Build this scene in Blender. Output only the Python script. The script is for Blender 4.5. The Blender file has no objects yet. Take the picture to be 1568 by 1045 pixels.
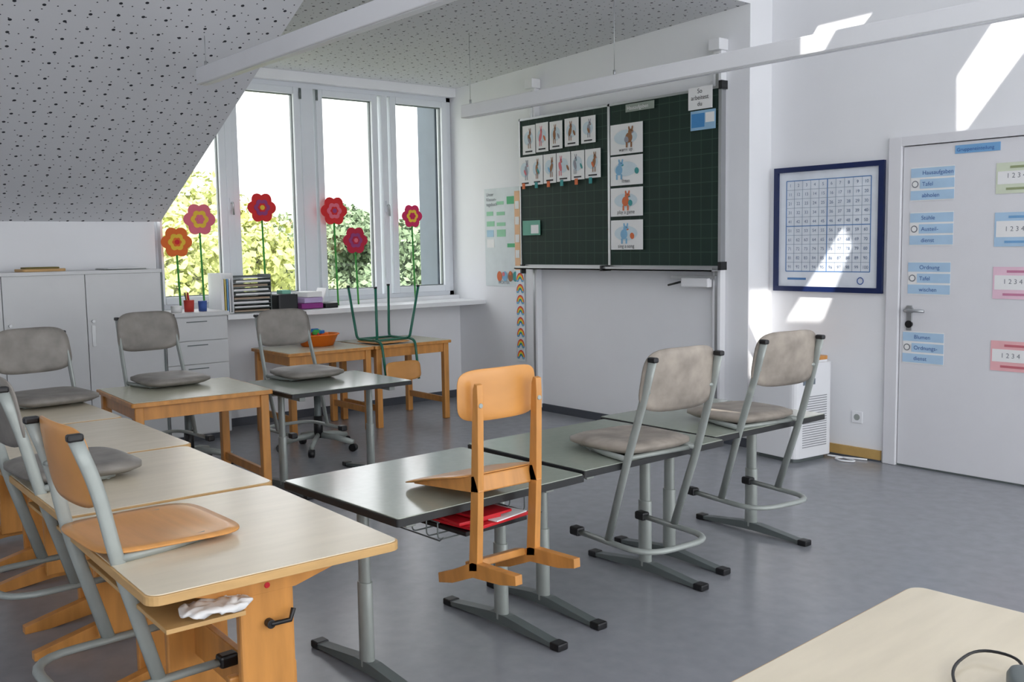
import math,bpy,bmesh,random
from mathutils import Vector,Matrix,noise
from mathutils.geometry import tessellate_polygon
random.seed(7)
scn=bpy.context.scene
COL=bpy.context.collection
# ------------------------------------------------------------------ materials
MATS={}
def srgb(r,g,b):
    f=lambda c:(c/12.92 if c<=0.04045 else ((c+0.055)/1.055)**2.4)
    return (f(r/255),f(g/255),f(b/255),1)
def mat(name,rgb,rough=0.5,metal=0.0,var=0.06,scale=8.0,stretch=None,bump=0.0,spec=0.5,emit=0):
    if name in MATS: return MATS[name]
    m=bpy.data.materials.new(name);m.use_nodes=True
    nt=m.node_tree;N=nt.nodes;L=nt.links
    b=N["Principled BSDF"];c=srgb(*rgb)
    b.inputs["Roughness"].default_value=rough;b.inputs["Metallic"].default_value=metal
    b.inputs["Specular IOR Level"].default_value=spec
    tc=N.new("ShaderNodeTexCoord");mp=N.new("ShaderNodeMapping")
    L.new(tc.outputs["Object"],mp.inputs[0])
    if stretch: mp.inputs["Scale"].default_value=stretch
    nz=N.new("ShaderNodeTexNoise");nz.inputs["Scale"].default_value=scale;nz.inputs["Detail"].default_value=4
    L.new(mp.outputs[0],nz.inputs["Vector"])
    rp=N.new("ShaderNodeValToRGB");L.new(nz.outputs["Fac"],rp.inputs[0])
    rp.color_ramp.elements[0].position=0.3;rp.color_ramp.elements[1].position=0.7
    rp.color_ramp.elements[0].color=tuple(max(0,x*(1-var)) for x in c[:3])+(1,)
    rp.color_ramp.elements[1].color=tuple(min(1,x*(1+var)) for x in c[:3])+(1,)
    L.new(rp.outputs[0],b.inputs["Base Color"])
    if bump:
        bp=N.new("ShaderNodeBump");bp.inputs["Strength"].default_value=bump;bp.inputs["Distance"].default_value=0.01
        L.new(nz.outputs["Fac"],bp.inputs["Height"]);L.new(bp.outputs[0],b.inputs["Normal"])
    MATS[name]=m;return m
wallM=mat("wall_paint",(238,239,242),0.85,var=0.012,scale=3,bump=0.03)
whiteM=mat("white_lacquer",(236,237,240),0.4,var=0.01)
frameM=mat("window_frame_white",(226,230,236),0.35,var=0.01)
cabM=mat("cabinet_white",(216,217,218),0.45,var=0.015)
doorM=mat("door_white",(226,226,230),0.4,var=0.01)
floorM=mat("linoleum",(146,148,154),0.24,var=0.06,scale=14,bump=0.012)
baseM=mat("baseboard_grey",(74,78,86),0.5)
woodbaseM=mat("baseboard_wood",(196,160,96),0.5,var=.15,scale=6)
steelM=mat("grey_painted_steel",(158,164,160),0.38,metal=0.15,var=0.05,scale=20)
steelDM=mat("dark_grey_steel",(104,112,112),0.4,metal=0.2,var=0.05)
aluM=mat("aluminium",(176,178,180),0.35,metal=0.8,var=0.03)
blackM=mat("black_plastic",(22,22,25),0.4,var=0.1)
seatM=mat("grey_seat_shell",(132,127,121),0.5,var=0.28,scale=9,bump=0.05)
seatLM=mat("grey_seat_shell_light",(152,143,133),0.55,var=0.34,scale=9,bump=0.05)
woodM=mat("beech_orange",(204,142,74),0.35,var=0.16,scale=3.5,stretch=(6,6,1))
woodPM=mat("beech_plywood",(212,150,82),0.28,var=0.12,scale=3,stretch=(1,8,1.5))
woodEM=mat("beech_edge",(204,164,108),0.45,var=0.10,scale=8,stretch=(1,1,6))
mapleM=mat("maple_laminate",(226,214,190),0.26,var=0.04,scale=4,stretch=(6,1,1))
greenTopM=mat("green_grey_laminate",(160,167,155),0.16,var=0.03,scale=40,spec=0.85)
creamTopM=mat("cream_green_laminate",(204,202,180),0.26,var=0.03,scale=30)
edgeM=mat("black_edge",(36,37,38),0.4)
paperM=mat("paper_white",(238,238,238),0.8,var=0.01)
redM=mat("red_folder",(200,28,40),0.4)
blueFM=mat("blue_frame",(16,34,82),0.35,var=0.08)
blackInk=mat("ink_black",(40,40,46),0.7)
blueInk=mat("ink_blue",(50,90,160),0.7)
greyInk=mat("ink_grey",(120,124,132),0.7)
greenTube=mat("green_enamel",(30,104,84),0.35,var=0.08)
def C(n,r,g,b,ro=0.7): return mat("c_"+n,(r,g,b),ro,var=0.05)

def board_mat():
    m=mat("chalkboard",(24,46,39),0.62,var=0.10,scale=2.5,spec=0.3)
    nt=m.node_tree;N=nt.nodes;L=nt.links;b=N["Principled BSDF"]
    tc=N.new("ShaderNodeTexCoord");sp=N.new("ShaderNodeSeparateXYZ");L.new(tc.outputs["Object"],sp.inputs[0])
    outs=[]
    for ax in ("X","Z"):
        a=N.new("ShaderNodeMath");a.operation='MULTIPLY';a.inputs[1].default_value=1/0.1;L.new(sp.outputs[ax],a.inputs[0])
        f=N.new("ShaderNodeMath");f.operation='FRACT';L.new(a.outputs[0],f.inputs[0])
        l=N.new("ShaderNodeMath");l.operation='LESS_THAN';l.inputs[1].default_value=0.05;L.new(f.outputs[0],l.inputs[0]);outs.append(l)
    mx=N.new("ShaderNodeMath");mx.operation='MAXIMUM';L.new(outs[0].outputs[0],mx.inputs[0]);L.new(outs[1].outputs[0],mx.inputs[1])
    mm=N.new("ShaderNodeMath");mm.operation='MULTIPLY';mm.inputs[1].default_value=0.20;L.new(mx.outputs[0],mm.inputs[0])
    mix=N.new("ShaderNodeMixRGB");L.new(mm.outputs[0],mix.inputs[0])
    src=b.inputs["Base Color"].links[0].from_socket
    L.new(src,mix.inputs[1]);mix.inputs[2].default_value=srgb(100,130,115);L.new(mix.outputs[0],b.inputs["Base Color"])
    return m
boardM=board_mat()

def perf_mat():
    m=bpy.data.materials.new("perforated_plaster");m.use_nodes=True
    nt=m.node_tree;N=nt.nodes;L=nt.links;b=N["Principled BSDF"]
    b.inputs["Roughness"].default_value=0.9
    uv=N.new("ShaderNodeUVMap")
    def dots(scale,rad,rnd,off):
        mp=N.new("ShaderNodeMapping");mp.inputs["Location"].default_value=(off,off*1.7,0)
        L.new(uv.outputs[0],mp.inputs[0])
        v=N.new("ShaderNodeTexVoronoi");v.voronoi_dimensions='2D';v.feature='F1'
        v.inputs["Scale"].default_value=scale;v.inputs["Randomness"].default_value=rnd
        L.new(mp.outputs[0],v.inputs["Vector"])
        l=N.new("ShaderNodeMath");l.operation='LESS_THAN';l.inputs[1].default_value=rad*scale
        L.new(v.outputs["Distance"],l.inputs[0]);return l.outputs[0]
    a=dots(8.0,0.0100,0.35,0.0);c=dots(14.0,0.0044,0.6,0.31)
    mx=N.new("ShaderNodeMath");mx.operation='MAXIMUM';L.new(a,mx.inputs[0]);L.new(c,mx.inputs[1])
    mix=N.new("ShaderNodeMixRGB");L.new(mx.outputs[0],mix.inputs[0])
    mix.inputs[1].default_value=srgb(214,215,219);mix.inputs[2].default_value=srgb(40,42,50)
    L.new(mix.outputs[0],b.inputs["Base Color"]);return m
perfM=perf_mat()

def glass_mat():
    m=bpy.data.materials.new("window_glass");m.use_nodes=True
    nt=m.node_tree;N=nt.nodes;L=nt.links;N.clear()
    o=N.new("ShaderNodeOutputMaterial");t=N.new("ShaderNodeBsdfTransparent");g=N.new("ShaderNodeBsdfGlossy")
    g.inputs["Roughness"].default_value=0.02
    mx=N.new("ShaderNodeMixShader");mx.inputs[0].default_value=0.04
    L.new(t.outputs[0],mx.inputs[1]);L.new(g.outputs[0],mx.inputs[2]);L.new(mx.outputs[0],o.inputs[0]);return m
glassM=glass_mat()

# ------------------------------------------------------------------ builder
def fillet(pts,r,closed=False,k=6):
    pts=[Vector(p) for p in pts];out=[];n=len(pts)
    for i,p in enumerate(pts):
        if not closed and i in(0,n-1): out.append(p);continue
        a=pts[i-1];b=pts[(i+1)%n];da=(a-p);db=(b-p)
        ra=min(r,da.length*.49);rb=min(r,db.length*.49)
        A=p+da.normalized()*ra;Bq=p+db.normalized()*rb
        for j in range(k+1):
            t=j/k;out.append(A*(1-t)**2+p*2*t*(1-t)+Bq*t*t)
    return out
class B:
    def __init__(s): s.bm=bmesh.new();s.mats=[]
    def mi(s,m):
        if m not in s.mats: s.mats.append(m)
        return s.mats.index(m)
    def _fin(s,n0,m,smooth):
        i=s.mi(m)
        s.bm.faces.ensure_lookup_table()
        for f in s.bm.faces[n0:]: f.material_index=i;f.smooth=smooth
    def box(s,c,sz,m,rot=None,bev=0,M=None):
        X=Matrix.Translation(Vector(c))
        if rot: X=X@rot
        X=X@Matrix.Diagonal((sz[0],sz[1],sz[2],1))
        if M: X=M@X
        n0=len(s.bm.faces)
        if not bev:
            bmesh.ops.create_cube(s.bm,size=1,matrix=X);s._fin(n0,m,False);return
        t=bmesh.new();bmesh.ops.create_cube(t,size=1,matrix=X)
        bmesh.ops.bevel(t,geom=list(t.edges),offset=bev,segments=2,affect='EDGES',profile=0.5)
        t.verts.index_update();vs=[s.bm.verts.new(v.co) for v in t.verts]
        for f in t.faces:
            try:s.bm.faces.new([vs[v.index] for v in f.verts])
            except ValueError:pass
        t.free();s._fin(n0,m,False)
    def bb(s,x0,x1,y0,y1,z0,z1,m,bev=0): s.box(((x0+x1)/2,(y0+y1)/2,(z0+z1)/2),(abs(x1-x0),abs(y1-y0),abs(z1-z0)),m,bev=bev)
    def tube(s,pts,ra,m,rb=None,side=None,closed=False,fil=0,seg=10,smooth=True):
        if fil: pts=fillet(pts,fil,closed)
        pts=[Vector(p) for p in pts];n=len(pts);rb=rb or ra;n0=len(s.bm.faces);rings=[]
        prev=None
        for i,p in enumerate(pts):
            if closed: t=(pts[(i+1)%n]-pts[i-1])
            else: t=pts[min(i+1,n-1)]-pts[max(i-1,0)]
            t.normalize()
            if side is not None: sd=Vector(side)
            elif prev is not None: sd=prev
            else: sd=Vector((0,0,1)) if abs(t.z)<.8 else Vector((1,0,0))
            sd=(sd-t*sd.dot(t)).normalized();prev=sd
            nn=t.cross(sd)
            rings.append([s.bm.verts.new(p+sd*ra*math.cos(2*math.pi*k/seg)+nn*rb*math.sin(2*math.pi*k/seg)) for k in range(seg)])
        for i in range(n if closed else n-1):
            a=rings[i];b=rings[(i+1)%n]
            for k in range(seg): s.bm.faces.new((a[k],a[(k+1)%seg],b[(k+1)%seg],b[k]))
        if not closed: s.bm.faces.new(rings[0][::-1]);s.bm.faces.new(rings[-1])
        s._fin(n0,m,smooth)
    def cyl(s,a,b,r,m,r2=None,seg=16):
        a=Vector(a);b=Vector(b);t=(b-a).normalized();n0=len(s.bm.faces)
        sd=Vector((0,0,1)) if abs(t.z)<.8 else Vector((1,0,0))
        sd=(sd-t*sd.dot(t)).normalized();nn=t.cross(sd);r2=r if r2 is None else r2;R=[]
        for p,q in((a,r),(b,r2)): R.append([s.bm.verts.new(p+(sd*math.cos(2*math.pi*k/seg)+nn*math.sin(2*math.pi*k/seg))*q) for k in range(seg)])
        for k in range(seg): s.bm.faces.new((R[0][k],R[0][(k+1)%seg],R[1][(k+1)%seg],R[1][k]))
        s._fin(n0,m,True);n1=len(s.bm.faces)
        s.bm.faces.new(R[0][::-1]);s.bm.faces.new(R[1]);s._fin(n1,m,False)
    def prism(s,poly,d0,d1,m,M=None,m2=None):
        n0=len(s.bm.faces);M=M or Matrix()
        a=[s.bm.verts.new(M@Vector((x,y,d0))) for x,y in poly];b=[s.bm.verts.new(M@Vector((x,y,d1))) for x,y in poly]
        s.bm.faces.new(a[::-1]);s.bm.faces.new(b);s._fin(n0,m,False);n1=len(s.bm.faces);k=len(poly)
        for i in range(k): s.bm.faces.new((a[i],a[(i+1)%k],b[(i+1)%k],b[i]))
        s._fin(n1,m2 or m,False)
    def pad(s,M,w,h,th,m,n=5,bend=0.0,taper=0.0,dish=0.0,N=14,bendb=0.0):
        n0=len(s.bm.faces);F=[];Bk=[]
        for i in range(N+1):
            rf=[];rb=[]
            for j in range(N+1):
                u=-1+2*i/N;v=-1+2*j/N;r=max(abs(u),abs(v))
                f=1 if r==0 else r/((abs(u)**n+abs(v)**n)**(1/n))
                x=u*f;y=v*f
                e=.30+.70*(1-r**6)**.5 if r<1 else .30
                a=x*w/2*(1+taper*y);b=y*h/2;c=bend*x*x+bendb*y*y-dish*(1-r*r)
                rf.append(s.bm.verts.new(M@Vector((a,b,c+th/2*e))));rb.append(s.bm.verts.new(M@Vector((a,b,c-th/2*e))))
            F.append(rf);Bk.append(rb)
        for i in range(N):
            for j in range(N):
                s.bm.faces.new((F[i][j],F[i+1][j],F[i+1][j+1],F[i][j+1]));s.bm.faces.new((Bk[i][j],Bk[i][j+1],Bk[i+1][j+1],Bk[i+1][j]))
        ring=[(i,0) for i in range(N)]+[(N,j) for j in range(N)]+[(i,N) for i in range(N,0,-1)]+[(0,j) for j in range(N,0,-1)]
        for k in range(len(ring)):
            a=ring[k];b=ring[(k+1)%len(ring)]
            s.bm.faces.new((F[a[0]][a[1]],Bk[a[0]][a[1]],Bk[b[0]][b[1]],F[b[0]][b[1]]))
        s._fin(n0,m,True)
    def face(s,pts,m,uvs=None):
        n0=len(s.bm.faces);f=s.bm.faces.new([s.bm.verts.new(Vector(p)) for p in pts]);s._fin(n0,m,False)
        if uvs:
            l=s.bm.loops.layers.uv.verify()
            for lp,u in zip(f.loops,uvs): lp[l].uv=u
    def disc(s,c,r,m,ax='y',seg=20,sx=1,sz=1,rot=0):
        pts=[]
        for k in range(seg):
            a=2*math.pi*k/seg;p=r*sx*math.cos(a);q=r*sz*math.sin(a)
            p,q=p*math.cos(rot)-q*math.sin(rot),p*math.sin(rot)+q*math.cos(rot)
            pts.append((c[0]+p,c[1],c[2]+q) if ax=='y' else (c[0],c[1]+p,c[2]+q))
        s.face(pts,m)
    def obj(s,name,loc=(0,0,0),rot=(0,0,0),bevel=0,recalc=True):
        if recalc: bmesh.ops.recalc_face_normals(s.bm,faces=[f for f in s.bm.faces])
        me=bpy.data.meshes.new(name);s.bm.to_mesh(me);s.bm.free()
        for m in s.mats: me.materials.append(m)
        o=bpy.data.objects.new(name,me);COL.objects.link(o);o.location=loc;o.rotation_euler=rot
        if bevel:
            b=o.modifiers.new("bevel",'BEVEL');b.width=bevel;b.segments=2;b.limit_method='ANGLE';b.angle_limit=math.radians(50)
        return o
def inst(o,name,loc,rot):
    n=bpy.data.objects.new(name,o.data);COL.objects.link(n);n.location=loc;n.rotation_euler=rot
    for m in o.modifiers:
        k=n.modifiers.new(m.name,m.type);k.width=m.width;k.segments=m.segments;k.limit_method=m.limit_method;k.angle_limit=m.angle_limit
    return n
def rrect(x0,x1,y0,y1,r,k=5):
    P=[]
    for cx,cy,a0 in((x1-r,y1-r,0),(x0+r,y1-r,90),(x0+r,y0+r,180),(x1-r,y0+r,270)):
        for j in range(k+1):
            a=math.radians(a0+90*j/k);P.append((cx+r*math.cos(a),cy+r*math.sin(a)))
    return P
def text(body,size,loc,m,parent,ax='y',align='LEFT',sl=1.0,name="lettering"):
    cu=bpy.data.curves.new(name,'FONT');cu.body=body;cu.size=size;cu.align_x=align;cu.space_line=sl
    cu.materials.append(m);o=bpy.data.objects.new(name,cu);COL.objects.link(o);o.location=loc
    o.rotation_euler=(math.pi/2,0,0);o.parent=parent
    return o
Rx=lambda d:Matrix.Rotation(math.radians(d),4,'X')
Ry=lambda d:Matrix.Rotation(math.radians(d),4,'Y')
Rz=lambda d:Matrix.Rotation(math.radians(d),4,'Z')
T=lambda x,y,z:Matrix.Translation((x,y,z))

# ------------------------------------------------------------------ room shell
XS=3.44   # wall step
DW=0.25   # door wall plane
HI=4.0
b=B();b.bb(-0.3,12,-10,0.5,-0.1,0,floorM);b.obj("floor")
b=B()
b.bb(-0.3,0,-10,-2.95,0,1.70,wallM);b.bb(-0.3,0,-2.95,0,0,1.0,wallM)
b.bb(-0.3,0,-2.95,0,2.90,3.3,wallM)
b.obj("wall_window")
b=B();b.bb(-0.5,XS,0,0.3,0,3.3,wallM);b.bb(XS-0.2,XS,0.0,0.3,3.3,HI,wallM);b.obj("wall_board")
b=B();b.bb(XS,4.36,DW,0.5,0,HI,wallM);b.bb(4.36,5.45,DW,0.5,2.12,HI,wallM);b.bb(5.45,9.5,DW,0.5,0,HI,wallM)
b.bb(4.36,5.45,.40,.50,0,2.12,wallM);b.obj("wall_door")  # panel behind the door leaf added to block a light leak
b=B();b.bb(-0.3,8.6,-7.3,-7.15,0,HI,wallM);b.obj("wall_back_light_block")  # unseen room wall behind the camera, added to darken the sloped ceiling
def cz(x): return 2.98+0.037*x
XC=2.84
b=B()
b.face([(-0.3,-2.9,cz(-.3)),(XS,-2.9,cz(XS)),(XS,0.1,cz(XS)),(-0.3,0.1,cz(-.3))],perfM,[(0,0),(3.74,0),(3.74,3),(0,3)])
b.face([(XC,-10,cz(XC)),(XS,-10,cz(XS)),(XS,-2.9,cz(XS)),(XC,-2.9,cz(XC))],perfM,[(3.1,-7),(3.74,-7),(3.74,0),(3.1,0)])
b.obj("ceiling")
b=B()
sl=math.hypot(XC,cz(XC)-1.7)
b.face([(0,-10,1.70),(0,-2.9,1.70),(XC,-2.9,cz(XC)),(XC,-10,cz(XC))],perfM,[(0,0),(0,7.1),(sl,7.1),(sl,0)])
b.face([(0,-2.905,1.70),(XC,-2.905,cz(XC)),(0,-2.905,cz(0)+.1)],wallM)
b.face([(-.25,-2.905,1.0),(0,-2.905,1.0),(0,-2.905,3.1),(-.25,-2.905,3.1)],wallM)
b.obj("ceiling_slope")
b=B();b.bb(-0.4,XS,-10.2,0.5,3.35,3.45,wallM);b.bb(XS-.06,XS,-10,0.0,cz(XS),HI,wallM);b.obj("roof_deck_and_light_stop")  # riser at the ceiling step added to stop light leaking in
SD=Vector((-0.5,0.5,-0.7))
def bp(x,y,z):
    s=(HI-z)/0.7;return (x+.5*s,y-.5*s,HI)
holes=[[bp(3.59,DW,.91),bp(3.88,DW,.92),bp(4.09,DW,1.42),bp(4.02,DW,1.54)],  # openings traced back along the sun from the wanted patches
       [bp(3.72,DW,2.80),bp(4.09,DW,2.81),bp(4.21,DW,2.93),bp(3.81,DW,2.92)],
       [bp(4.79,DW,2.13),bp(4.85,DW,2.13),bp(5.22,DW,2.60),bp(5.20,DW,2.86),bp(5.06,DW,2.84),bp(4.78,DW,2.45)],
       [bp(XS,0.02,.5),bp(XS,0.25,.5),bp(XS,0.25,1.12),bp(XS,0.02,1.12)],
       [bp(4.82,-2.17,.69),bp(5.06,-2.13,.69),bp(5.02,-2.03,.69),bp(4.82,-2.07,.69)]]
outer=[(XS-.1,-10,HI),(12,-10,HI),(12,0.5,HI),(XS-.1,0.5,HI)]
polys=[[Vector(p) for p in outer]]+[[Vector(p) for p in h] for h in holes]
flat=[p for q in polys for p in q]
tr=tessellate_polygon(polys)
b=B();vs=[b.bm.verts.new(p) for p in flat]
for t in tr:
    try:b.bm.faces.new([vs[i] for i in t])
    except Exception:pass
b._fin(0,wallM,False);b.obj("ceiling_sun_mask")  # unseen sheet added to block the sun, with holes cut to shape its patches
b=B();b.bb(0,0.012,-2.55,0,0,0.07,baseM);b.obj("baseboard_window")
b=B();b.bb(0.012,XS,-0.014,0,0,0.065,baseM);b.obj("baseboard_board")
b=B();b.bb(XS,4.34,DW-.016,DW,0.012,0.075,woodbaseM);b.bb(XS,4.34,DW-.02,DW,0,0.012,baseM);b.obj("baseboard_door")
b=B();b.bb(-0.08,0.42,-2.56,-0.0,0.925,0.965,whiteM,bev=.004);b.obj("window_sill")

# ------------------------------------------------------------------ windows
b=B()
fx0,fx1=-0.17,-0.09
Y0,Y1,Z0,Z1=-2.93,-0.005,0.965,2.90
b.bb(fx0,fx1,Y0,Y1,Z0,1.04,frameM);b.bb(fx0,fx1,Y0,Y1,2.86,Z1,frameM)
b.bb(fx0,fx1,Y0,-2.90,Z0,Z1,frameM);b.bb(fx0,fx1,-0.05,Y1,Z0,Z1,frameM);b.bb(fx0,fx1-.002,-1.60,-1.48,1.04,2.86,frameM)
panes=[(-2.86,-2.37),(-2.20,-1.68),(-1.40,-.90),(-.64,-.12)]
for k,(a,c) in enumerate(panes):
    g=0.062
    x0,x1=fx0+.01,fx1+.022
    for (p,q,r,t) in((a-g,a,1.04,2.86),(c,c+g,1.04,2.86),(a,c,1.04,1.10),(a,c,2.80,2.86)):
        b.bb(x0,x1,p,q,r,t,frameM,bev=.006)
    b.bb(-0.135,-0.13,a,c,1.10,2.80,glassM)
    for (p,q,r,t) in((a,a+.008,1.10,2.80),(c-.008,c,1.10,2.80),(a,c,1.10,1.108),(a,c,2.792,2.80)):
        b.bb(-.128,-.10,p,q,r,t,steelDM)
for y in(-2.285,-0.77):
    b.bb(fx0,fx1+.03,y-.03,y+.03,1.04,2.86,frameM,bev=.004)
    b.bb(-.06,-.045,y-.014,y+.014,1.80,1.90,frameM);b.tube([(-.05,y,1.86),(-.02,y,1.86),(-.015,y,1.76)],.009,aluM,fil=.01,seg=8)
for y in(-1.62,-1.46): b.cyl((-.06,y,2.76),(-.06,y,2.85),.012,steelDM,seg=8)
b.obj("window_1")
b=B();b.bb(-.47,-.18,-.13,-.01,.8,3.0,mat("outer_cladding",(96,108,120),.5));b.obj("window_outer_cladding")

# ------------------------------------------------------------------ cabinets
b=B()
ys=[-5.9,-5.03,-4.16,-3.62,-3.08]
b.bb(0.012,0.43,-5.9,-3.08,0.06,1.335,cabM);b.bb(0.03,0.40,-5.88,-3.10,0,0.06,baseM)
for i in range(4):
    b.bb(0.43,0.45,ys[i]+.003,ys[i+1]-.003,0.07,1.315,cabM,bev=.002)
b.bb(0.012,0.46,-5.92,-3.075,1.315,1.34,cabM,bev=.002)
b.bb(0.012,0.455,-3.084,-3.072,0.06,1.335,steelDM)
for y in(-3.58,-4.12):
    b.cyl((.45,y,.98),(.468,y,.98),.011,aluM);b.bb(.45,.456,y-.012,y+.012,.80,.95,aluM)
b.obj("storage_cabinet",bevel=0)
b=B()
b.bb(0.012,0.42,-3.06,-2.57,0.05,0.985,cabM);b.bb(0.03,.39,-3.04,-2.58,0,.05,baseM)
b.bb(0.012,0.45,-3.065,-2.56,0.97,1.0,cabM,bev=.002)
for z0,z1 in((.06,.30),(.305,.60),(.605,.78),(.785,.96)):
    b.bb(.42,.438,-3.055,-2.575,z0,z1,cabM,bev=.002);b.bb(.438,.444,-2.90,-2.74,z1-.035,z1-.028,steelDM)
b.obj("drawer_cabinet")

# ------------------------------------------------------------------ blackboard
b=B()
KX,KZ,KS=7.735,1.47,0.98
yb=-.115
b.bb(.96,2.055,yb+.005,-.07,1.30,2.57,boardM);b.bb(2.075,3.17,yb+.005,-.07,1.30,2.57,boardM)
for x0,x1 in((.945,2.065),(2.065,3.185)):
    b.bb(x0,x1,yb-.004,-.066,2.57,2.588,aluM);b.bb(x0,x1,yb-.004,-.066,1.275,1.30,aluM)
    b.bb(x0,x0+.012,yb-.004,-.066,1.275,2.588,aluM);b.bb(x1-.012,x1,yb-.004,-.066,1.275,2.588,aluM)
b.bb(.95,3.18,-.20,-.11,1.262,1.272,aluM);b.bb(.95,3.18,-.20,-.194,1.262,1.29,aluM)
b.bb(3.187,3.20,-.12,-.07,1.28,2.60,aluM)
for z in(1.30,2.59): b.bb(3.185,3.215,-.135,-.07,z-.03,z+.03,blackM)
b.bb(2.70,3.12,-.09,-.066,1.20,1.225,aluM);b.bb(2.82,3.08,-.12,-.066,1.14,1.21,whiteM,bev=.01)
b.cyl((2.68,-.10,1.15),(2.82,-.10,1.18),.008,blackM)
b.bb(.985,1.005,-.16,-.11,1.22,1.30,blackM);b.bb(2.06,2.075,-.22,-.11,1.255,1.30,blackM)
yc=yb-.006
cols=[C("orange",214,112,66),C("ltblue",130,180,214),C("brown",150,104,70),C("teal",60,150,150),C("grey",150,150,160),C("rose",220,120,130)]
def card(x0,x1,z0,z1,seed,y=yc,base=paperM,txt=True):
    rnd=random.Random(seed)
    b.bb(x0,x1,y-.002,y,z0,z1,base)
    w=x1-x0;h=z1-z0;yy=y-.0035;cx=(x0+x1)/2;czz=z0+h*.56
    m1=cols[rnd.choice([0,2,1,2,4,4,5])];m2=cols[rnd.randrange(6)];m3=C("pale",205,220,228)
    b.disc((cx-w*.02,yy,czz-.01*h),.5,m3,sx=w*.72,sz=h*.5)
    rt=rnd.uniform(-.4,.4);dx=rnd.uniform(-.2,.2)*w
    b.disc((cx+dx-w*.06,yy-.0006,czz-.04*h),.5,m1,sx=w*.22,sz=h*.34,rot=rt)
    b.disc((cx+dx,yy-.0012,czz+.16*h),.5,m1,sx=w*.16,sz=h*.17)
    for q in(-1,1): b.disc((cx+dx+q*w*.05,yy-.0014,czz+.27*h),.5,m1,sx=w*.05,sz=h*.14,rot=-q*.2)
    b.disc((cx+dx+w*.06,yy-.0018,czz+.12*h),.5,m2,sx=w*.07,sz=h*.05,rot=.2)
    b.disc((cx-dx+w*.16,yy-.0018,czz-.10*h),.5,m2,sx=w*.13,sz=h*.22,rot=.5)
    for q in(-.12,.02): b.bb(cx+dx+w*q-w*.025,cx+dx+w*q+w*.025,yy-.003,yy-.0024,z0+h*.2,z0+h*.38,m1)
    b.disc((cx+dx+w*.02,yy-.003,czz+.19*h),.004,blackInk)
    if txt: b.bb(cx-w*.28,cx+w*.28,yy-.001,yy-.0002,z0+h*.07,z0+h*.12,blackInk)
row1=[(1.00,1.17),(1.18,1.34),(1.36,1.52),(1.55,1.72),(1.75,1.92)]
for i,(a,c) in enumerate(row1): card(a,c,2.27+.008*i,2.52+.006*(i%2),i+1)
row2=[(.95,1.12),(1.12,1.27),(1.28,1.44),(1.45,1.62),(1.63,1.79),(1.80,1.98)]
for i,(a,c) in enumerate(row2):
    card(a,c,1.995+.004*i,2.25,i+20,y=yc-.004);b.bb(a+.05,a+.08,yc-.014,yc-.005,1.97,2.02,cols[(i*3)%6])
for i,(z0,z1) in enumerate(((2.18,2.415),(1.935,2.165),(1.69,1.915),(1.425,1.66))):
    card(2.09,2.44,z0,z1,i+44,txt=False)
b.bb(.985,1.22,yc-.003,yc,1.56,1.69,C("cardteal",110,170,150));b.bb(1.10,1.20,yc-.005,yc-.003,1.575,1.65,paperM)
b.bb(2.26,2.56,yc-.003,yc,2.50,2.56,C("greyGreen",150,160,150))
b.bb(2.90,3.12,yc-.006,yc,2.44,2.60,paperM);b.bb(2.92,3.15,yc-.004,yc,2.29,2.43,C("skyb2",150,190,220));b.bb(2.93,3.05,yc-.0055,yc-.004,2.31,2.41,C("skyb",70,140,200));b.bb(3.06,3.14,yc-.0055,yc-.004,2.34,2.41,paperM)
for v in b.bm.verts: v.co.x=KX-(KX-v.co.x)*KS;v.co.z=KZ+(v.co.z-KZ)*KS
for x in(1.19,3.205):
    b.bb(x-.035,x+.035,-.06,-.001,0.03,2.82,whiteM,bev=.003);b.bb(x-.012,x+.012,-.064,-.058,.05,2.80,aluM)
    b.bb(x-.05,x+.05,-.10,-.001,2.82,2.90,whiteM,bev=.006)
bd=b.obj("blackboard")
def btext(t,s,x,z,m,al):
    text(t,s,(KX-(KX-x)*KS,yc-.009,KZ+(z-KZ)*KS),m,bd,align=al)
btext("So\narbeitest\ndu",.045,3.01,2.555,blackInk,'CENTER')
btext("Hausaufgaben",.04,2.28,2.515,paperM,'LEFT')
for tx,z in(("warm up",2.20),("listen",1.955),("play a game",1.71),("sing a song",1.44)): btext(tx,.04,2.265,z,blackInk,'CENTER')

# wall poster left of the board
b=B();b.bb(.43,.955,-.006,-.001,1.10,2.0,C("poster_bg",216,224,226))
rnd=random.Random(5)
pc=[C("pg",150,205,170),C("pb",170,205,225),C("po",235,190,150),C("pgrn",90,180,130),C("py",232,225,170)]
for r in range(7):
    for c_ in range(3):
        if rnd.random()<.62:
            x=.46+c_*.15;z=1.26+r*.098;b.bb(x,x+rnd.uniform(.09,.13),-.008,-.006,z,z+rnd.uniform(.02,.08),[paperM,pc[0],paperM,pc[1],pc[3]][rnd.randrange(5)])
b.bb(.87,.945,-.009,-.006,1.25,1.96,C("po",235,190,150))
for z in(1.36,1.50,1.66,1.8): b.bb(.88,.935,-.011,-.009,z,z+.07,paperM)
for i,x in enumerate((.64,.72,.80,.87)): b.disc((x,-.0095,1.19),.036,cols[i],sz=1.3);
b.disc((.70,-.0105,1.21),.02,cols[5]);b.disc((.80,-.0105,1.22),.02,cols[0])
o=b.obj("learning_poster");text("Unser\nKlassen-\ntagebuch",.045,(.46,-.009,1.93),greyInk,o);text("WÖRTER",.04,(.62,-.0095,1.12),greyInk,o)
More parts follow.
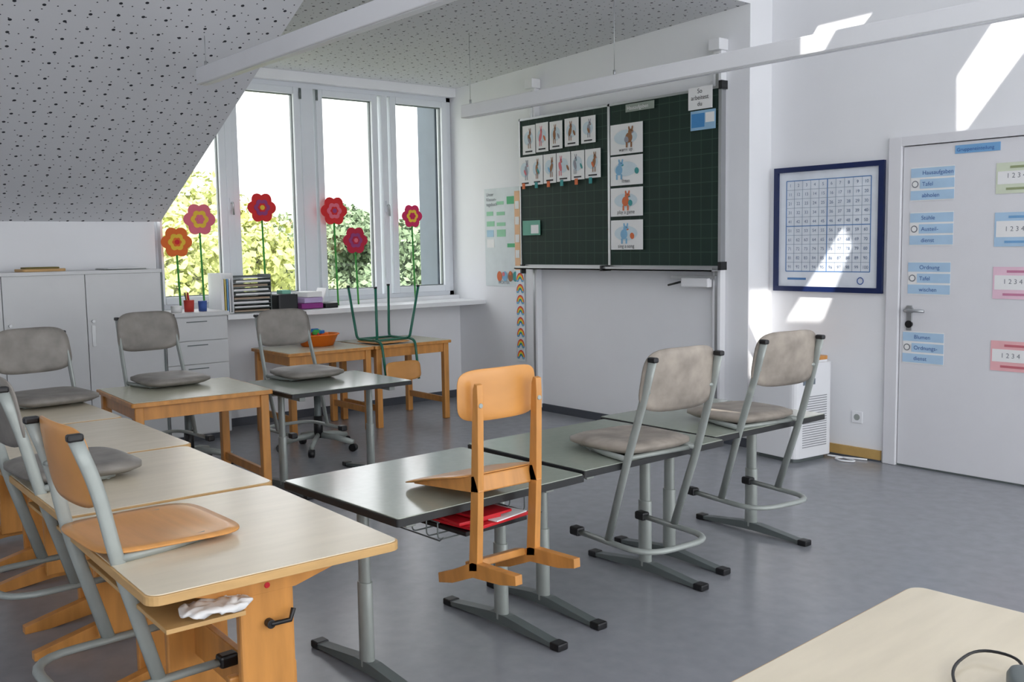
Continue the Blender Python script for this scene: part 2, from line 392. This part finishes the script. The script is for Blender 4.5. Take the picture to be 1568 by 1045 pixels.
# rainbow strip
b=B();b.bb(.885,.995,-.012,-.008,.42,1.25,C("strip",226,234,238))
rc=[C("r1",214,60,60),C("r2",238,140,50),C("r3",238,215,70),C("r4",70,170,90),C("r5",60,110,200)]
for i in range(8):
    z=.44+i*.10
    for k,m in enumerate(rc):
        ro=.052-k*.008;ri=ro-.008;P=[]
        for j in range(11):
            a=math.pi*j/10;P.append((.94+ro*math.cos(a),-.0135,z+.015+ro*1.35*math.sin(a)))
        for j in range(10,-1,-1):
            a=math.pi*j/10;P.append((.94+ri*math.cos(a),-.0135,z+.015+ri*1.35*math.sin(a)))
        for j in range(10): b.face([P[j],P[j+1],P[20-j],P[21-j]],m)
    for q in(-1,1): b.disc((.94+q*.034,-.0145,z+.012),.018,C("cloud",120,170,200),sz=.6)
b.obj("rainbow_garland")

# number chart
b=B();y=DW
x0,x1,z0,z1=3.49,4.33,1.12,1.985;fw=.035
b.bb(x0,x1,y-.03,y-.002,z1-fw,z1,blueFM);b.bb(x0,x1,y-.03,y-.002,z0,z0+fw,blueFM)
for q in((x0,x0+fw,z0+fw,z1-fw),(x1-fw,x1,z0+fw,z1-fw)): b.bb(q[0],q[1],y-.03,y-.002,q[2],q[3],blueFM)
b.bb(x0+fw,x1-fw,y-.012,y-.002,z0+fw,z1-fw,C("chart_paper",228,234,242))
gx0,gx1,gz0,gz1=3.585,4.235,1.26,1.89
lb=C("line_blue",84,130,184)
lg=C("line_grey",146,160,178)
for i in range(11):
    w=.0025 if i%5 else .006
    X=gx0+(gx1-gx0)*i/10;Z=gz0+(gz1-gz0)*i/10
    b.bb(X-w/2,X+w/2,y-.0135,y-.012,gz0,gz1,lb if i%5==0 else lg);b.bb(gx0,gx1,y-.0137,y-.012,Z-w/2,Z+w/2,lb if i%5==0 else lg)
b.bb(3.60,3.75,y-.0135,y-.012,1.20,1.215,lb)
P=[(4.17+.022*math.cos(a*math.pi/10),y-.016,1.20+.022*math.sin(a*math.pi/10)) for a in range(20)];b.tube(P,.003,blueInk,closed=True,seg=6)
nc=b.obj("number_chart")
cInk=C("chart_ink",96,116,146)
for c_ in range(10):
    text("\n".join(str(r*10+c_+1) for r in range(10)),.030,(gx0+(gx1-gx0)*(c_+.5)/10,y-.0145,gz1-.042),cInk,nc,align='CENTER',sl=(gz1-gz0)/10/.030)

# ------------------------------------------------------------------ door
b=B()
b.bb(4.362,4.45,DW-.03,DW+.12,0.001,2.118,doorM,bev=.004);b.bb(5.36,5.448,DW-.03,DW+.12,0.001,2.118,doorM,bev=.004);b.bb(4.447,5.363,DW-.029,DW+.12,2.06,2.117,doorM)
b.bb(4.455,5.355,DW-.012,DW+.03,.012,2.055,doorM,bev=.003);b.bb(4.45,5.36,DW-.006,DW+.05,0.001,.012,steelDM)  # bottom strip added to close the light gap under the leaf
b.bb(4.50,4.54,DW-.022,DW-.012,.89,1.05,aluM,bev=.004)
b.cyl((4.52,DW-.012,1.02),(4.52,DW-.075,1.02),.011,aluM);b.tube([(4.52,DW-.07,1.02),(4.56,DW-.075,1.02),(4.645,DW-.07,1.02)],.010,aluM,fil=.02)
b.cyl((4.52,DW-.024,1.02),(4.52,DW-.012,1.02),.027,aluM);b.cyl((4.52,DW-.026,.93),(4.52,DW-.012,.93),.024,blackM)
yd=DW-.014
lbl=C("card_blue",176,206,232);lbl2=C("card_blue2",120,170,215)
def dcard(x0,x1,z0,z1,m,m2):
    b.bb(x0,x1,yd-.002,yd,z0,z1,m);b.bb(x0+.01,x1-.01,yd-.0035,yd-.002,z0+.055,z1-.05,paperM)
    b.bb(x0+.08,x1-.04,yd-.0036,yd-.002,z1-.034,z1-.020,m2);b.bb(x0+.06,x1-.06,yd-.0036,yd-.002,z0+.020,z0+.034,m2)
LT=[]
for (a,c_,d,e),words in zip(((4.51,4.79,1.71,1.92),(4.51,4.79,1.43,1.64),(4.505,4.78,1.12,1.33),(4.48,4.75,.68,.885)),(("Hausaufgaben","Tafel","abholen"),("Stühle","Austeil-","dienst"),("Ordnung","Tafel","wischen"),("Blumen","Ordnungs-","dienst"))):
    b.bb(a,c_,yd-.0015,yd,d,e,paperM)
    hh=(e-d)/3
    for k in range(3):
        zz=e-hh*(k+1)
        b.bb(a+(.0 if k!=1 else .06),c_,yd-.003,yd-.0015,zz+.006,zz+hh-.006,lbl)
        LT.append((words[k],a+.075,zz+.022))
    b.disc((a+.03,yd-.005,(d+e)/2),.022,greyInk);b.disc((a+.03,yd-.006,(d+e)/2),.016,paperM)
for (z0_,z1_,m,m2) in((1.73,1.91,C("cg",214,222,200),C("cg2",150,160,120)),(1.42,1.62,lbl,lbl2),(1.11,1.30,C("cp",236,200,216),C("cp2",200,130,160)),(.68,.86,C("cr",236,180,184),C("cr2",200,110,120))): dcard(5.04,5.32,z0_,z1_,m,m2)
b.bb(4.79,5.06,yd-.003,yd,1.985,2.035,lbl2)
do=b.obj("door_1")
text("Gruppeneinteilung",.03,(4.80,yd-.004,1.998),blueInk,do)
for t1,tx,tz in LT: text(t1,.036,(tx,yd-.004,tz),blueInk,do)
for z in(1.83,1.52,1.21,.77):
    text("1 2 3 4",.04,(5.10,yd-.004,z-.01),greyInk,do)
b=B();b.bb(4.12,4.20,DW-.01,DW,.24,.32,whiteM,bev=.004);b.cyl((4.16,DW-.0115,.28),(4.16,DW-.009,.28),.022,steelM);b.obj("power_socket")

# air purifier
b=B()
b.prism(rrect(-.20,.20,-.19,.19,.05),.03,.66,whiteM);b.prism(rrect(-.17,.17,-.16,.16,.04),0,.03,steelDM);b.prism(rrect(-.18,.18,-.17,.17,.04),.66,.675,whiteM)
ventM=C("vent",150,152,156)
for i in range(22):
    z=.10+i*.016
    b.bb(.1995,.2035,-.12,.12,z,z+.006,ventM)
b.bb(.1995,.2035,-.12,.0,.52,.56,C("panel",110,120,130,.3))
b.prism(rrect(-.20,.18,-.15,.16,.02),.675,.70,woodM)
b.obj("air_purifier",(3.82,-.02,0),(0,0,math.radians(-6)),bevel=.006)
b=B();b.tube([(4.03,.10,.02),(4.1,.16,.008),(4.2,.14,.008),(4.24,.10,.008),(4.16,.06,.008),(4.08,.10,.008),(4.12,.17,.008),(4.26,.21,.008)],.006,whiteM,fil=.03,seg=6);b.obj("power_cable")

# ------------------------------------------------------------------ suspended lights
def lamp(name,x0,x1,y,z,wires):
    b=B()
    b.bb(x0,x1,y-.035,y+.035,z,z+.095,whiteM,bev=.006)
    b.bb(x0+.03,x1-.03,y-.022,y+.022,z-.003,z+.001,whiteM)
    for wx,zt in wires:
        b.cyl((wx,y,z+.09),(wx,y,zt),.0018,aluM,seg=6);b.cyl((wx,y,z+.09),(wx,y,z+.13),.008,aluM,seg=8)
    b.obj(name)
lamp("pendant_light_bar",2.03,7.0,-3.35,2.44,[(2.10,1.7+.483*2.1)])
lamp("pendant_light_bar.001",1.72,7.2,-1.19,2.43,[(1.80,cz(1.8)),(3.3,cz(3.3))])

# ------------------------------------------------------------------ tables
def table_steel(h):
    b=B();W,D=.83,.71   # W along y, D along x
    b.prism(rrect(-D/2,D/2,-W/2,W/2,.012),h-.028,h-.004,edgeM)
    b.prism(rrect(-D/2+.004,D/2-.004,-W/2+.004,W/2-.004,.010),h-.004,h,greenTopM)
    for s in(-1,1):
        y=s*.31
        b.tube([(0,y,.03),(0,y,h-.03)],.028,steelM,rb=.018,side=(1,0,0),seg=12)
        b.tube([(0,y,.03),(0,y,.33)],.034,steelM,rb=.023,side=(1,0,0),seg=12)
        M=Matrix(((1,0,0,0),(0,0,-1,y+.022),(0,1,0,0),(0,0,0,1)))
        b.prism([(-.30,.006),(-.05,.014),(.05,.014),(.30,.006),(.30,.022),(.05,.052),(-.05,.052),(-.30,.022)],0,.044,steelDM,M)
        for e in(-1,1): b.box((e*.315,y,.014),(.05,.052,.028),blackM,bev=.006)
        b.box((0,y,h-.045),(.56,.04,.034),steelM,bev=.004)
    b.box((-.12,0,h-.055),(.03,.62,.04),steelM)
    return b
def wire_tray(b,h):
    z=h-.12
    for x in(.0,.08,.16,.24,.30): b.tube([(x,-.22,z+.06),(x,-.22,z),(x,.22,z),(x,.22,z+.06)],.0028,steelDM,fil=.02,seg=6)
    for y in(-.22,-.1,0,.1,.22): b.tube([(-.02,y,z),(.31,y,z),(.33,y,z+.015)],.0028,steelDM,seg=6)
    for y in(-.22,.22): b.tube([(.0,y,z+.06),(.31,y,z+.06)],.0028,steelDM,seg=6)
for i,(x,y,rz,h) in enumerate(((4.865,-3.715,2.5,.64),(4.80,-2.84,1,.64),(4.73,-1.985,0,.64),(2.27,-2.73,0,.64))):
    b=table_steel(h)
    if i<1: wire_tray(b,h)
    b.obj("school_table" + ("" if i==0 else ".%03d"%i),(x,y,0),(0,0,math.radians(rz)),bevel=.002)
b=B()
b.box((0,0,.010),(.30,.28,.016),blackM,bev=.003);b.box((.01,.0,.026),(.31,.27,.012),redM,Rz(4),bev=.003);b.box((.0,-.05,.040),(.28,.17,.012),redM,Rz(-6),bev=.003);b.box((.02,.03,.036),(.30,.16,.004),paperM,Rz(8));b.box((.03,-.02,.054),(.26,.15,.008),redM,Rz(2))
b.obj("folder_stack",(5.07,-3.72,.526),(0,0,math.radians(4)))

def table_wood_plank(h,W=.85,D=.68):
    b=B() # W along x, D along y
    b.prism(rrect(-W/2,W/2,-D/2,D/2,.035),h-.026,h-.003,woodEM)
    b.prism(rrect(-W/2+.005,W/2-.005,-D/2+.005,D/2-.005,.032),h-.003,h,mapleM)
    for s in(-1,1):
        x=s*(W/2-.14)
        b.box((x,0,.32),(.036,.15,.56),woodM,bev=.008)
        b.box((x-s*.035,0,.20),(.028,.19,.32),woodM,bev=.006)
        M=Matrix(((0,0,1,x-.02),(1,0,0,0),(0,1,0,0),(0,0,0,1)))
        b.prism([(-.28,h-.026),(-.28,h-.045),(-.08,h-.10),(.08,h-.10),(.28,h-.045),(.28,h-.026)],0,.04,woodM,M)
        b.prism([(-.31,0),(-.31,.028),(-.08,.085),(.08,.085),(.31,.028),(.31,0),(.22,.0),(.06,.02),(-.06,.02),(-.22,0)],0,.04,woodM,M)
        b.cyl((x+s*.018,0,.50),(x+s*.040,0,.50),.012,blackM);b.tube([(x+s*.036,0,.50),(x+s*.045,.05,.502),(x+s*.04,.062,.53)],.007,blackM,seg=8)
        b.cyl((x+s*.018,0,.60),(x+s*.022,0,.60),.008,redM)
    b.box((0,0,.30),(W-.30,.024,.12),woodM,bev=.004)
    b.box((0,-.18,h-.12),(W-.14,.20,.012),woodEM)
    b.box((0,0,h-.06),(W-.30,.03,.06),woodM)
    return b
for i,(x0,x1,yc_,rz) in enumerate(((4.69,5.53,-4.62,-1.5),(3.84,4.665,-4.575,-1),(2.96,3.82,-4.53,-.5),(2.12,2.94,-4.53,0))):
    b=table_wood_plank(.68,x1-x0)
    b.obj("wooden_desk" + ("" if i==0 else ".%03d"%i),((x0+x1)/2,yc_,0),(0,0,math.radians(rz)),bevel=.002)
b=table_wood_plank(.68,.95,.80);b.obj("wooden_desk.004",(7.12,-3.98,0),(0,0,math.radians(3)),bevel=.002)
b=B();b.pad(T(0,0,.015),.10,.17,.020,paperM,n=3,N=16)
for v in b.bm.verts: v.co+=Vector((noise.noise(v.co*50),noise.noise(v.co*50+Vector((3,1,2))),noise.noise(v.co*45+Vector((7,1,2)))))*.012
b.obj("crumpled_paper",(5.425,-4.775,.572))

def table_wood_legs(h,W,D):
    b=B() # W along y, D along x
    b.prism(rrect(-D/2,D/2,-W/2,W/2,.015),h-.026,h-.003,woodM)
    b.prism(rrect(-D/2+.012,D/2-.012,-W/2+.012,W/2-.012,.01),h-.003,h,creamTopM)
    for sx in(-1,1):
        for sy in(-1,1):
            x=sx*(D/2-.045);y=sy*(W/2-.045);b.box((x,y,(h-.026)/2),(.05,.05,h-.026),woodM,bev=.006)
        b.box((sx*(D/2-.045),0,h-.065),(.022,W-.12,.075),woodM)
    for sy in(-1,1): b.box((0,sy*(W/2-.045),h-.065),(D-.12,.022,.075),woodM)
    b.box((0,-(W/2-.045),.16),(D-.12,.022,.05),woodM);b.box((0,(W/2-.045),.16),(D-.12,.022,.05),woodM)
    return b
table_wood_legs(.66,.80,.75).obj("wooden_table",(2.09,-3.57,0),(0,0,math.radians(-3)),bevel=.002)
table_wood_legs(.68,.76,.66).obj("wooden_table.001",(.63,-1.95,0),bevel=.002)
table_wood_legs(.68,.76,.66).obj("wooden_table.002",(.63,-1.18,0),bevel=.002)

# ------------------------------------------------------------------ chairs
def chair_steel(sm,bm_,dz=0.0,dy=0.0,ws=1.0):
    b=B()
    X=.18*ws
    b.tube([(-X,.13,.014),(-X,-.28,.014),(X,-.28,.014),(X,.13,.014)],.011,steelM,rb=.015,side=(0,0,1),fil=.13,seg=10)
    for s in(-1,1):
        b.box((s*X,.135,.016),(.042,.055,.036),blackM,bev=.008)
        b.tube([(s*X,-.055,.014),(s*(X+.008),-.18+dy*.4,.36),(s*X,-.26+dy,.60+dz*.6),(s*(X-.006),-.305+dy,.76+dz)],.010,steelM,rb=.019,side=(1,0,0),fil=.08,seg=12)
        b.box((s*(X-.006),-.306+dy,.765+dz),(.026,.04,.02),blackM,bev=.006)
        b.tube([(s*(X+.006),-.17+dy*.4,.365),(s*(X-.01),-.02,.365),(s*(X-.03),.10,.37)],.009,steelM,rb=.012,side=(1,0,0),seg=8)
        b.cyl((s*(X-.002),-.275+dy,.64+dz),(s*(X-.03),-.262+dy,.64+dz),.009,steelM)
    b.cyl((-X,-.14+dy*.4,.358),(X,-.14+dy*.4,.358),.010,steelM);b.cyl((-.155,.08,.362),(.155,.08,.362),.009,steelM)
    if sm is woodPM:
        b.pad(T(0,0.01,.379)@Rx(-1),.40*ws,.40,.016,sm,n=5,dish=.010,taper=.04)
        b.pad(T(0,-.288+dy,.675+dz)@Rx(98),.36*ws,.22,.014,bm_,n=5,bend=-.018)
    else:
        b.pad(T(0,0.01,.395)@Rx(-1),.395*ws,.40,.050,sm,n=4.5,dish=.008,taper=.04)
        b.pad(T(0,-.284+dy,.680+dz)@Rx(98),.385*ws,.245,.024,bm_,n=4.2,bend=-.022,taper=-.05)
    return b
CH=[("grey_school_chair",5.02,-2.85,.64,86,0),("grey_school_chair.001",4.93,-2.02,.64,82,0),("grey_school_chair.002",4.10,-4.75,.68,2,3),
    ("grey_school_chair.003",2.27,-4.35,.68,-84,3),("grey_school_chair.004",1.86,-3.57,.66,-86,1),("grey_school_chair.005",2.04,-2.75,.64,-88,1),("plywood_seat_school_chair",5.02,-4.80,.675,2,2)]
base={}
kinds={0:(seatLM,seatLM,-.01),1:(seatM,seatM,-.015),2:(woodPM,woodPM,-.075,.075,1.04),3:(seatM,seatM,-.06,.06,1.03)}
for n,x,y,h,rz,k in CH:
    loc=(x,y,h-.350);r=(0,0,math.radians(rz))
    if k in base: inst(base[k],n,loc,r)
    else: base[k]=chair_steel(*kinds[k]).obj(n,loc,r,bevel=0)
def chair_wood():
    b=B()
    for s in(-1,1):
        x=s*.122
        M=Matrix(((0,0,1,x-.012),(1,0,0,0),(0,1,0,0),(0,0,0,1)))
        b.prism([(-.17,.04),(-.125,.04),(-.205,.30),(-.284,.57),(-.298,.615),(-.310,.632),(-.324,.625),(-.316,.58),(-.245,.30)],0,.024,woodM,M)
        b.prism([(-.36,.0),(-.365,.03),(-.30,.042),(-.15,.07),(-.04,.046),(.055,.033),(.06,.0),(-.02,.0),(-.14,.02),(-.28,.0)],0,.028,woodM,M)
        b.prism([(-.245,.29),(-.195,.295),(.06,.33),(.12,.338),(.12,.345),(-.235,.345)],0,.022,woodM,M)
        b.cyl((s*.122,-.314,.56),(s*.122,-.298,.563),.008,steelM)
    b.box((0,-.10,.055),(.22,.05,.025),woodM,bev=.005);b.box((0,-.205,.315),(.22,.022,.055),woodM,bev=.004)
    b.pad(T(0,-.02,.352),.335,.38,.014,woodPM,n=6,dish=.006,bendb=-.006)
    b.pad(T(0,-.268,.595)@Rx(104),.325,.17,.012,woodPM,n=5,bend=-.02)
    return b
o=chair_wood().obj("wooden_school_chair",(5.142,-3.725,.354),(0,0,0),bevel=.004)
o.rotation_mode='XYZ';o.matrix_world=T(5.142,-3.725,.354)@Rz(90)@Rx(-13)

# upside-down green chair on window table
b=B()
for s in(-1,1):
    b.tube([(s*.20,.20,.46),(s*.16,.15,.03),(s*.16,-.15,.03),(s*.21,-.22,.46)],.011,greenTube,fil=.04)
    b.tube([(s*.165,-.10,.035),(s*.165,-.22,.02),(s*.16,-.27,-.30)],.011,greenTube,fil=.05)
    for q in((s*.20,.20,.46),(s*.21,-.22,.46)): b.cyl(q,(q[0],q[1],.475),.014,blackM)
b.cyl((-.16,.12,.03),(.16,.12,.03),.010,greenTube);b.cyl((-.16,-.12,.03),(.16,-.12,.03),.010,greenTube)
b.pad(T(0,.0,.010),.36,.36,.014,woodPM,n=5);b.pad(T(0,-.262,-.22)@Rx(82),.34,.16,.012,woodPM,n=5,bend=.02)
b.obj("green_frame_chair",(.76,-1.36,.685),(0,0,math.radians(92)))

# swivel stools
def swivel():
    b=B()
    for k in range(5):
        a=2*math.pi*k/5+.3;c,s=math.cos(a),math.sin(a)
        b.tube([(0,0,.11),(c*.15,s*.15,.095),(c*.28,s*.28,.065)],.022,steelM,rb=.016,side=(0,0,1))
        b.cyl((c*.28-s*.02,s*.28+c*.02,.028),(c*.28+s*.02,s*.28-c*.02,.028),.028,blackM)
    b.cyl((0,0,.09),(0,0,.42),.025,steelDM);b.cyl((0,0,.09),(0,0,.25),.033,blackM)
    b.pad(T(0,0,.45),.40,.40,.05,seatM,n=3)
    return b
s1=swivel().obj("swivel_stool",(1.22,-3.22,0),(0,0,math.radians(-100)))
inst(s1,"swivel_stool.001",(1.34,-2.30,0),(0,0,math.radians(160)))

# ------------------------------------------------------------------ sill items
b=B();r=random.Random(3)
for i in range(9):
    z=i*.034
    b.box((0,0,z+.003),(.24,.33,.004),steelDM);b.box((-.118,0,z+.012),(.005,.33,.02),steelDM)
    for s in(-1,1): b.box((0,s*.163,z+.016),(.24,.005,.034),steelDM)
    if i<8: b.box((r.uniform(-.01,.02),r.uniform(-.01,.01),z+.013),(.22,.30,.010+r.uniform(0,.006)),paperM if i%3 else C("pap%d"%i,170,150,130),Rz(r.uniform(-3,3)))
b.obj("paper_tray_stack",(.17,-2.29,.967))
b=B();b.box((0,0,.16),(.26,.012,.32),whiteM);b.box((0,.09,.16),(.26,.006,.32),whiteM);b.box((-.125,.045,.16),(.006,.09,.32),whiteM);b.box((0,.045,.004),(.26,.09,.008),whiteM)
for i in range(4): b.box((0,.02+i*.018,.14),(.21,.010,.27),[paperM,C("y1",220,200,120),lbl2,paperM][i])
b.obj("magazine_file",(.17,-2.56+.012,.967))
b=B();b.prism(rrect(-.10,.10,-.09,.09,.015),0,.13,blackM);b.prism(rrect(-.085,.085,-.075,.075,.01),.13,.135,steelDM);b.box((.02,0,.15),(.1,.08,.03),C("mint",130,190,170));b.obj("storage_box",(.2,-1.98,.967),bevel=.003)
b=B()
for i,m in enumerate((C("purple",140,50,130),C("lilac",190,170,210),paperM)): b.box((i*.004,0,.025+i*.048),(.2,.2-.02*i,.045),m,Rz(6*i),bev=.003)
b.box((0,.19,.02),(.18,.12,.04),blackM,bev=.004);b.box((-.03,.14,.09),(.16,.006,.16),paperM,Rx(-18))
b.obj("book_pile",(.2,-1.76,.967))
b=B();b.cyl((0,0,0),(0,0,.09),.035,C("red_cup",190,60,50),r2=.04);b.cyl((.02,.1,0),(.02,.1,.08),.03,C("blue_cup",60,90,160),r2=.034)
for i in range(5): b.cyl((random.uniform(-.01,.01),random.uniform(-.01,.01),.02),(random.uniform(-.03,.03),random.uniform(-.03,.03),.15),.004,[woodM,redM,blueFM][i%3],seg=6)
b.cyl((0,-.1,0),(0,-.1,.05),.04,paperM);b.obj("pencil_cups",(.3,-2.82,1.0))
b=B();b.prism(rrect(-.09,.09,-.15,.15,.03),0,.02,woodEM);b.prism(rrect(-.06,.06,-.12,.12,.03),.02,.032,C("moss",120,110,60));b.obj("wooden_tray",(.25,-3.86,1.34),(0,0,.15),bevel=.004)
b=B();b.box((0,0,.008),(.21,.30,.006),steelDM);b.box((.01,.01,.014),(.21,.30,.005),paperM,Rz(5));b.obj("paper_sheets",(.3,-3.32,1.337),bevel=0)
# tub with toys
b=B();ro=C("tub_orange",236,120,30,.4)
prof=[(.115,0),(.15,.085),(.162,.088),(.16,.095),(.145,.095),(.108,.008)]
seg=28;rings=[[b.bm.verts.new((p*math.cos(2*math.pi*k/seg),p*1.15*math.sin(2*math.pi*k/seg),z)) for k in range(seg)] for p,z in prof]
for i in range(len(rings)-1):
    for k in range(seg): b.bm.faces.new((rings[i][k],rings[i][(k+1)%seg],rings[i+1][(k+1)%seg],rings[i+1][k]))
b.bm.faces.new(rings[0][::-1]);b.bm.faces.new(rings[-1]);b._fin(0,ro,True)
for i in range(10):
    a=random.uniform(0,6.28);q=random.uniform(0,.09);b.box((q*math.cos(a),q*math.sin(a),.07+random.uniform(0,.05)),(.06,.035,.025),[C("toyg",60,170,80),C("toyb",40,120,200),redM,ro][i%4],Rz(random.uniform(0,180))@Rx(random.uniform(-30,30)),bev=.004)
b.obj("orange_toy_tub",(.55,-1.86,.682))
# paper flowers
def flower(name,y,z,r,c1,c2,c3,rot=0,x=.035,np_=6):
    b=B();P=[]
    for k in range(72):
        a=2*math.pi*k/72;q=r*(.80+.20*abs(math.cos((a*np_)/2+rot)));P.append((q*math.cos(a),q*math.sin(a)))
    M=Matrix(((0,0,1,x),(1,0,0,y),(0,1,0,z),(0,0,0,1)))
    b.prism(P,0,.006,c1,M);b.prism([(p*.56,q*.56) for p,q in P],.006,.010,c2,M);b.prism([(p*.30,q*.30) for p,q in P],.010,.014,c1,M)
    b.prism([(.16*r*math.cos(k*.5236),.16*r*math.sin(k*.5236)) for k in range(12)],.014,.017,c3,M)
    b.cyl((x-.004,y,z-r*.8),(x-.004+.03,y,.967 if y>-2.56 else 1.002),.008,C("stem_green",60,150,60))
    b.obj(name)
red=C("petal_red",214,36,40);pink=C("petal_pink",226,110,130);yel=C("petal_yellow",236,196,60);pur=C("petal_purple",150,60,120);org=C("petal_orange",232,110,40);mag=C("petal_magenta",206,36,92);dred=C("petal_crimson",186,26,60)
flower("paper_flower",-2.80,1.54,.125,org,yel,red,x=.05);flower("paper_flower.001",-2.60,1.72,.132,pink,yel,pink);flower("paper_flower.002",-2.06,1.82,.128,red,pur,yel)
flower("paper_flower.003",-1.38,1.80,.13,red,pink,pur);flower("paper_flower.004",-1.18,1.54,.125,dred,pur,pink,x=.045);flower("paper_flower.005",-.56,1.76,.112,mag,yel,mag)
b=B();b.pad(T(0,0,.02),.065,.11,.036,steelDM,n=3);b.tube([(0,.05,.012),(.0,.12,.02),(-.07,.16,.012),(-.12,.06,.008),(-.10,-.2,.006)],.003,blackM,fil=.05,seg=6);b.obj("computer_mouse",(7.04,-3.99,.682),(0,0,.5))

# ------------------------------------------------------------------ outside
GZ=-4.5
b=B();b.bb(-300,-2.5,-200,300,GZ-.2,GZ,mat("meadow",(132,140,112),.9,var=.2,scale=.2));b.obj("ground_meadow")
leafA=mat("foliage_bright",(186,192,118),.8,var=.35,scale=9);leafB=mat("foliage_mid",(148,162,124),.8,var=.35,scale=5);leafC=mat("foliage_dark",(124,144,112),.8,var=.3,scale=4)
hillM=mat("hill_haze",(140,158,140),.9,var=.10,scale=.08)
def dirp(px,d):
    u=(px-784)/1500.;return 7.735+d*(-.773+.635*u),-5.7+d*(.635+.773*u)
def tree(name,px,d,top,rad,m):
    x,y=dirp(px,d);b=B();rr=random.Random(px)
    bark=mat("bark",(90,72,56),.9)
    hh=top-GZ
    b.cyl((0,0,0),(0,0,hh-rad),rad*.09,bark,r2=rad*.05,seg=10)
    lobes=[]
    for k in range(14):
        a=rr.uniform(0,6.28);q=rr.uniform(0,.65)*rad;R=rad*rr.uniform(.32,.5);zz=rr.uniform(.35,1)*(hh-R)
        lobes.append((Vector((q*math.cos(a),q*math.sin(a),zz)),R));b.cyl((0,0,max(.5,zz-rad)),lobes[-1][0],.05,bark,r2=.02,seg=6)
    n0=len(b.bm.faces);L=(.045*math.sqrt(d/16)*rad/2+.05*math.sqrt(d/16))*.75
    for c,R in lobes:
        for i in range(1000):
            v=Vector((rr.gauss(0,1),rr.gauss(0,1),rr.gauss(0,1))).normalized()*R*(rr.uniform(.55,1.08))
            p=c+v;u=Vector((rr.gauss(0,1),rr.gauss(0,1),rr.gauss(0,1))).normalized();w=u.cross(v).normalized()
            s_=L*rr.uniform(.6,1.5)
            b.bm.faces.new([b.bm.verts.new(p+u*s_),b.bm.verts.new(p+w*s_*.6),b.bm.verts.new(p-u*s_),b.bm.verts.new(p-w*s_*.6)])
    b._fin(n0,m,False)
    b.obj(name,(x,y,GZ),recalc=False)
TL=[(262,16,2.7,2.2,leafA),(312,19,3.0,2.3,leafA),(232,13,2.2,1.9,leafA),(352,34,1.4,2.2,leafB),(436,30,2.5,2.2,leafB),(505,38,2.9,2.8,leafB),(542,34,3.0,2.2,leafC),(600,40,2.2,2.8,leafB),(655,30,2.6,2.4,leafC),(470,26,-.2,2.0,leafC),(382,30,-.6,2.0,leafB),(575,24,-.4,2.0,leafB),(420,22,-1.2,1.8,leafA),(628,34,2.6,2.2,leafB)]
for i,t in enumerate(TL): tree("garden_tree"+("" if i==0 else ".%03d"%i),*t)
def house(name,px,d,w,ht,col):
    x,y=dirp(px,d);b=B();b.box((0,0,(ht-2)/2),(w,w*.8,ht-2),wallM)
    M=Matrix(((1,0,0,0),(0,0,-1,w*.45),(0,1,0,0),(0,0,0,1)))
    b.prism([(-w*.56,ht-2.1),(w*.56,ht-2.1),(0,ht+.8)],0,w*.9,col,M)
    for k in(-.25,.25): b.box((w*.502,k*w,ht*.35),(.05,1.0,1.2),blackM)
    b.obj(name,(x,y,GZ),(0,0,.6))
roofM=mat("roof_tiles",(178,124,104),.8,var=.12,scale=3)
house("village_house",392,54,8,7.0,roofM);house("village_house.001",585,60,9,6.8,roofM);house("village_house.002",475,70,11,7.2,roofM)
b=B()
bmesh.ops.create_uvsphere(b.bm,u_segments=64,v_segments=24,radius=1)
for v in b.bm.verts: v.co=Vector((v.co.x*60,v.co.y*190,v.co.z*(18+3*noise.noise(v.co*4))))
b._fin(0,hillM,True);b.obj("distant_hill",(-230,120,GZ-2),(0,0,.25))

# ------------------------------------------------------------------ light
w=bpy.data.worlds.new("world");scn.world=w;w.use_nodes=True
bg=w.node_tree.nodes["Background"];bg.inputs[0].default_value=(.96,.98,1,1);bg.inputs[1].default_value=3.15
sd=bpy.data.lights.new("sun",'SUN');sd.energy=8.0;sd.angle=math.radians(.5);sd.color=(1,.96,.9)
so=bpy.data.objects.new("sun",sd);COL.objects.link(so);so.rotation_euler=SD.to_track_quat('-Z','Y').to_euler();so.location=(10,-10,12)
scn.view_settings.view_transform='Standard';scn.view_settings.look='None';scn.view_settings.exposure=0.0

# ------------------------------------------------------------------ camera
a=math.radians(0.9);p=math.radians(5.56)
fh=Vector((-0.773,0.635,0)).normalized();r0=Vector((fh.y,-fh.x,0))
f=fh*math.cos(p)+Vector((0,0,-1))*math.sin(p);u0=r0.cross(f)
R=r0*math.cos(a)-u0*math.sin(a);U=r0*math.sin(a)+u0*math.cos(a)
cd=bpy.data.cameras.new("camera");cd.sensor_width=36;cd.lens=36*1500/1568;cd.clip_end=1000;cd.clip_start=.05
co=bpy.data.objects.new("camera",cd);COL.objects.link(co)
Mx=Matrix((R,U,-f)).transposed().to_4x4();Mx.translation=Vector((7.735,-5.7,1.47));co.matrix_world=Mx
scn.camera=co
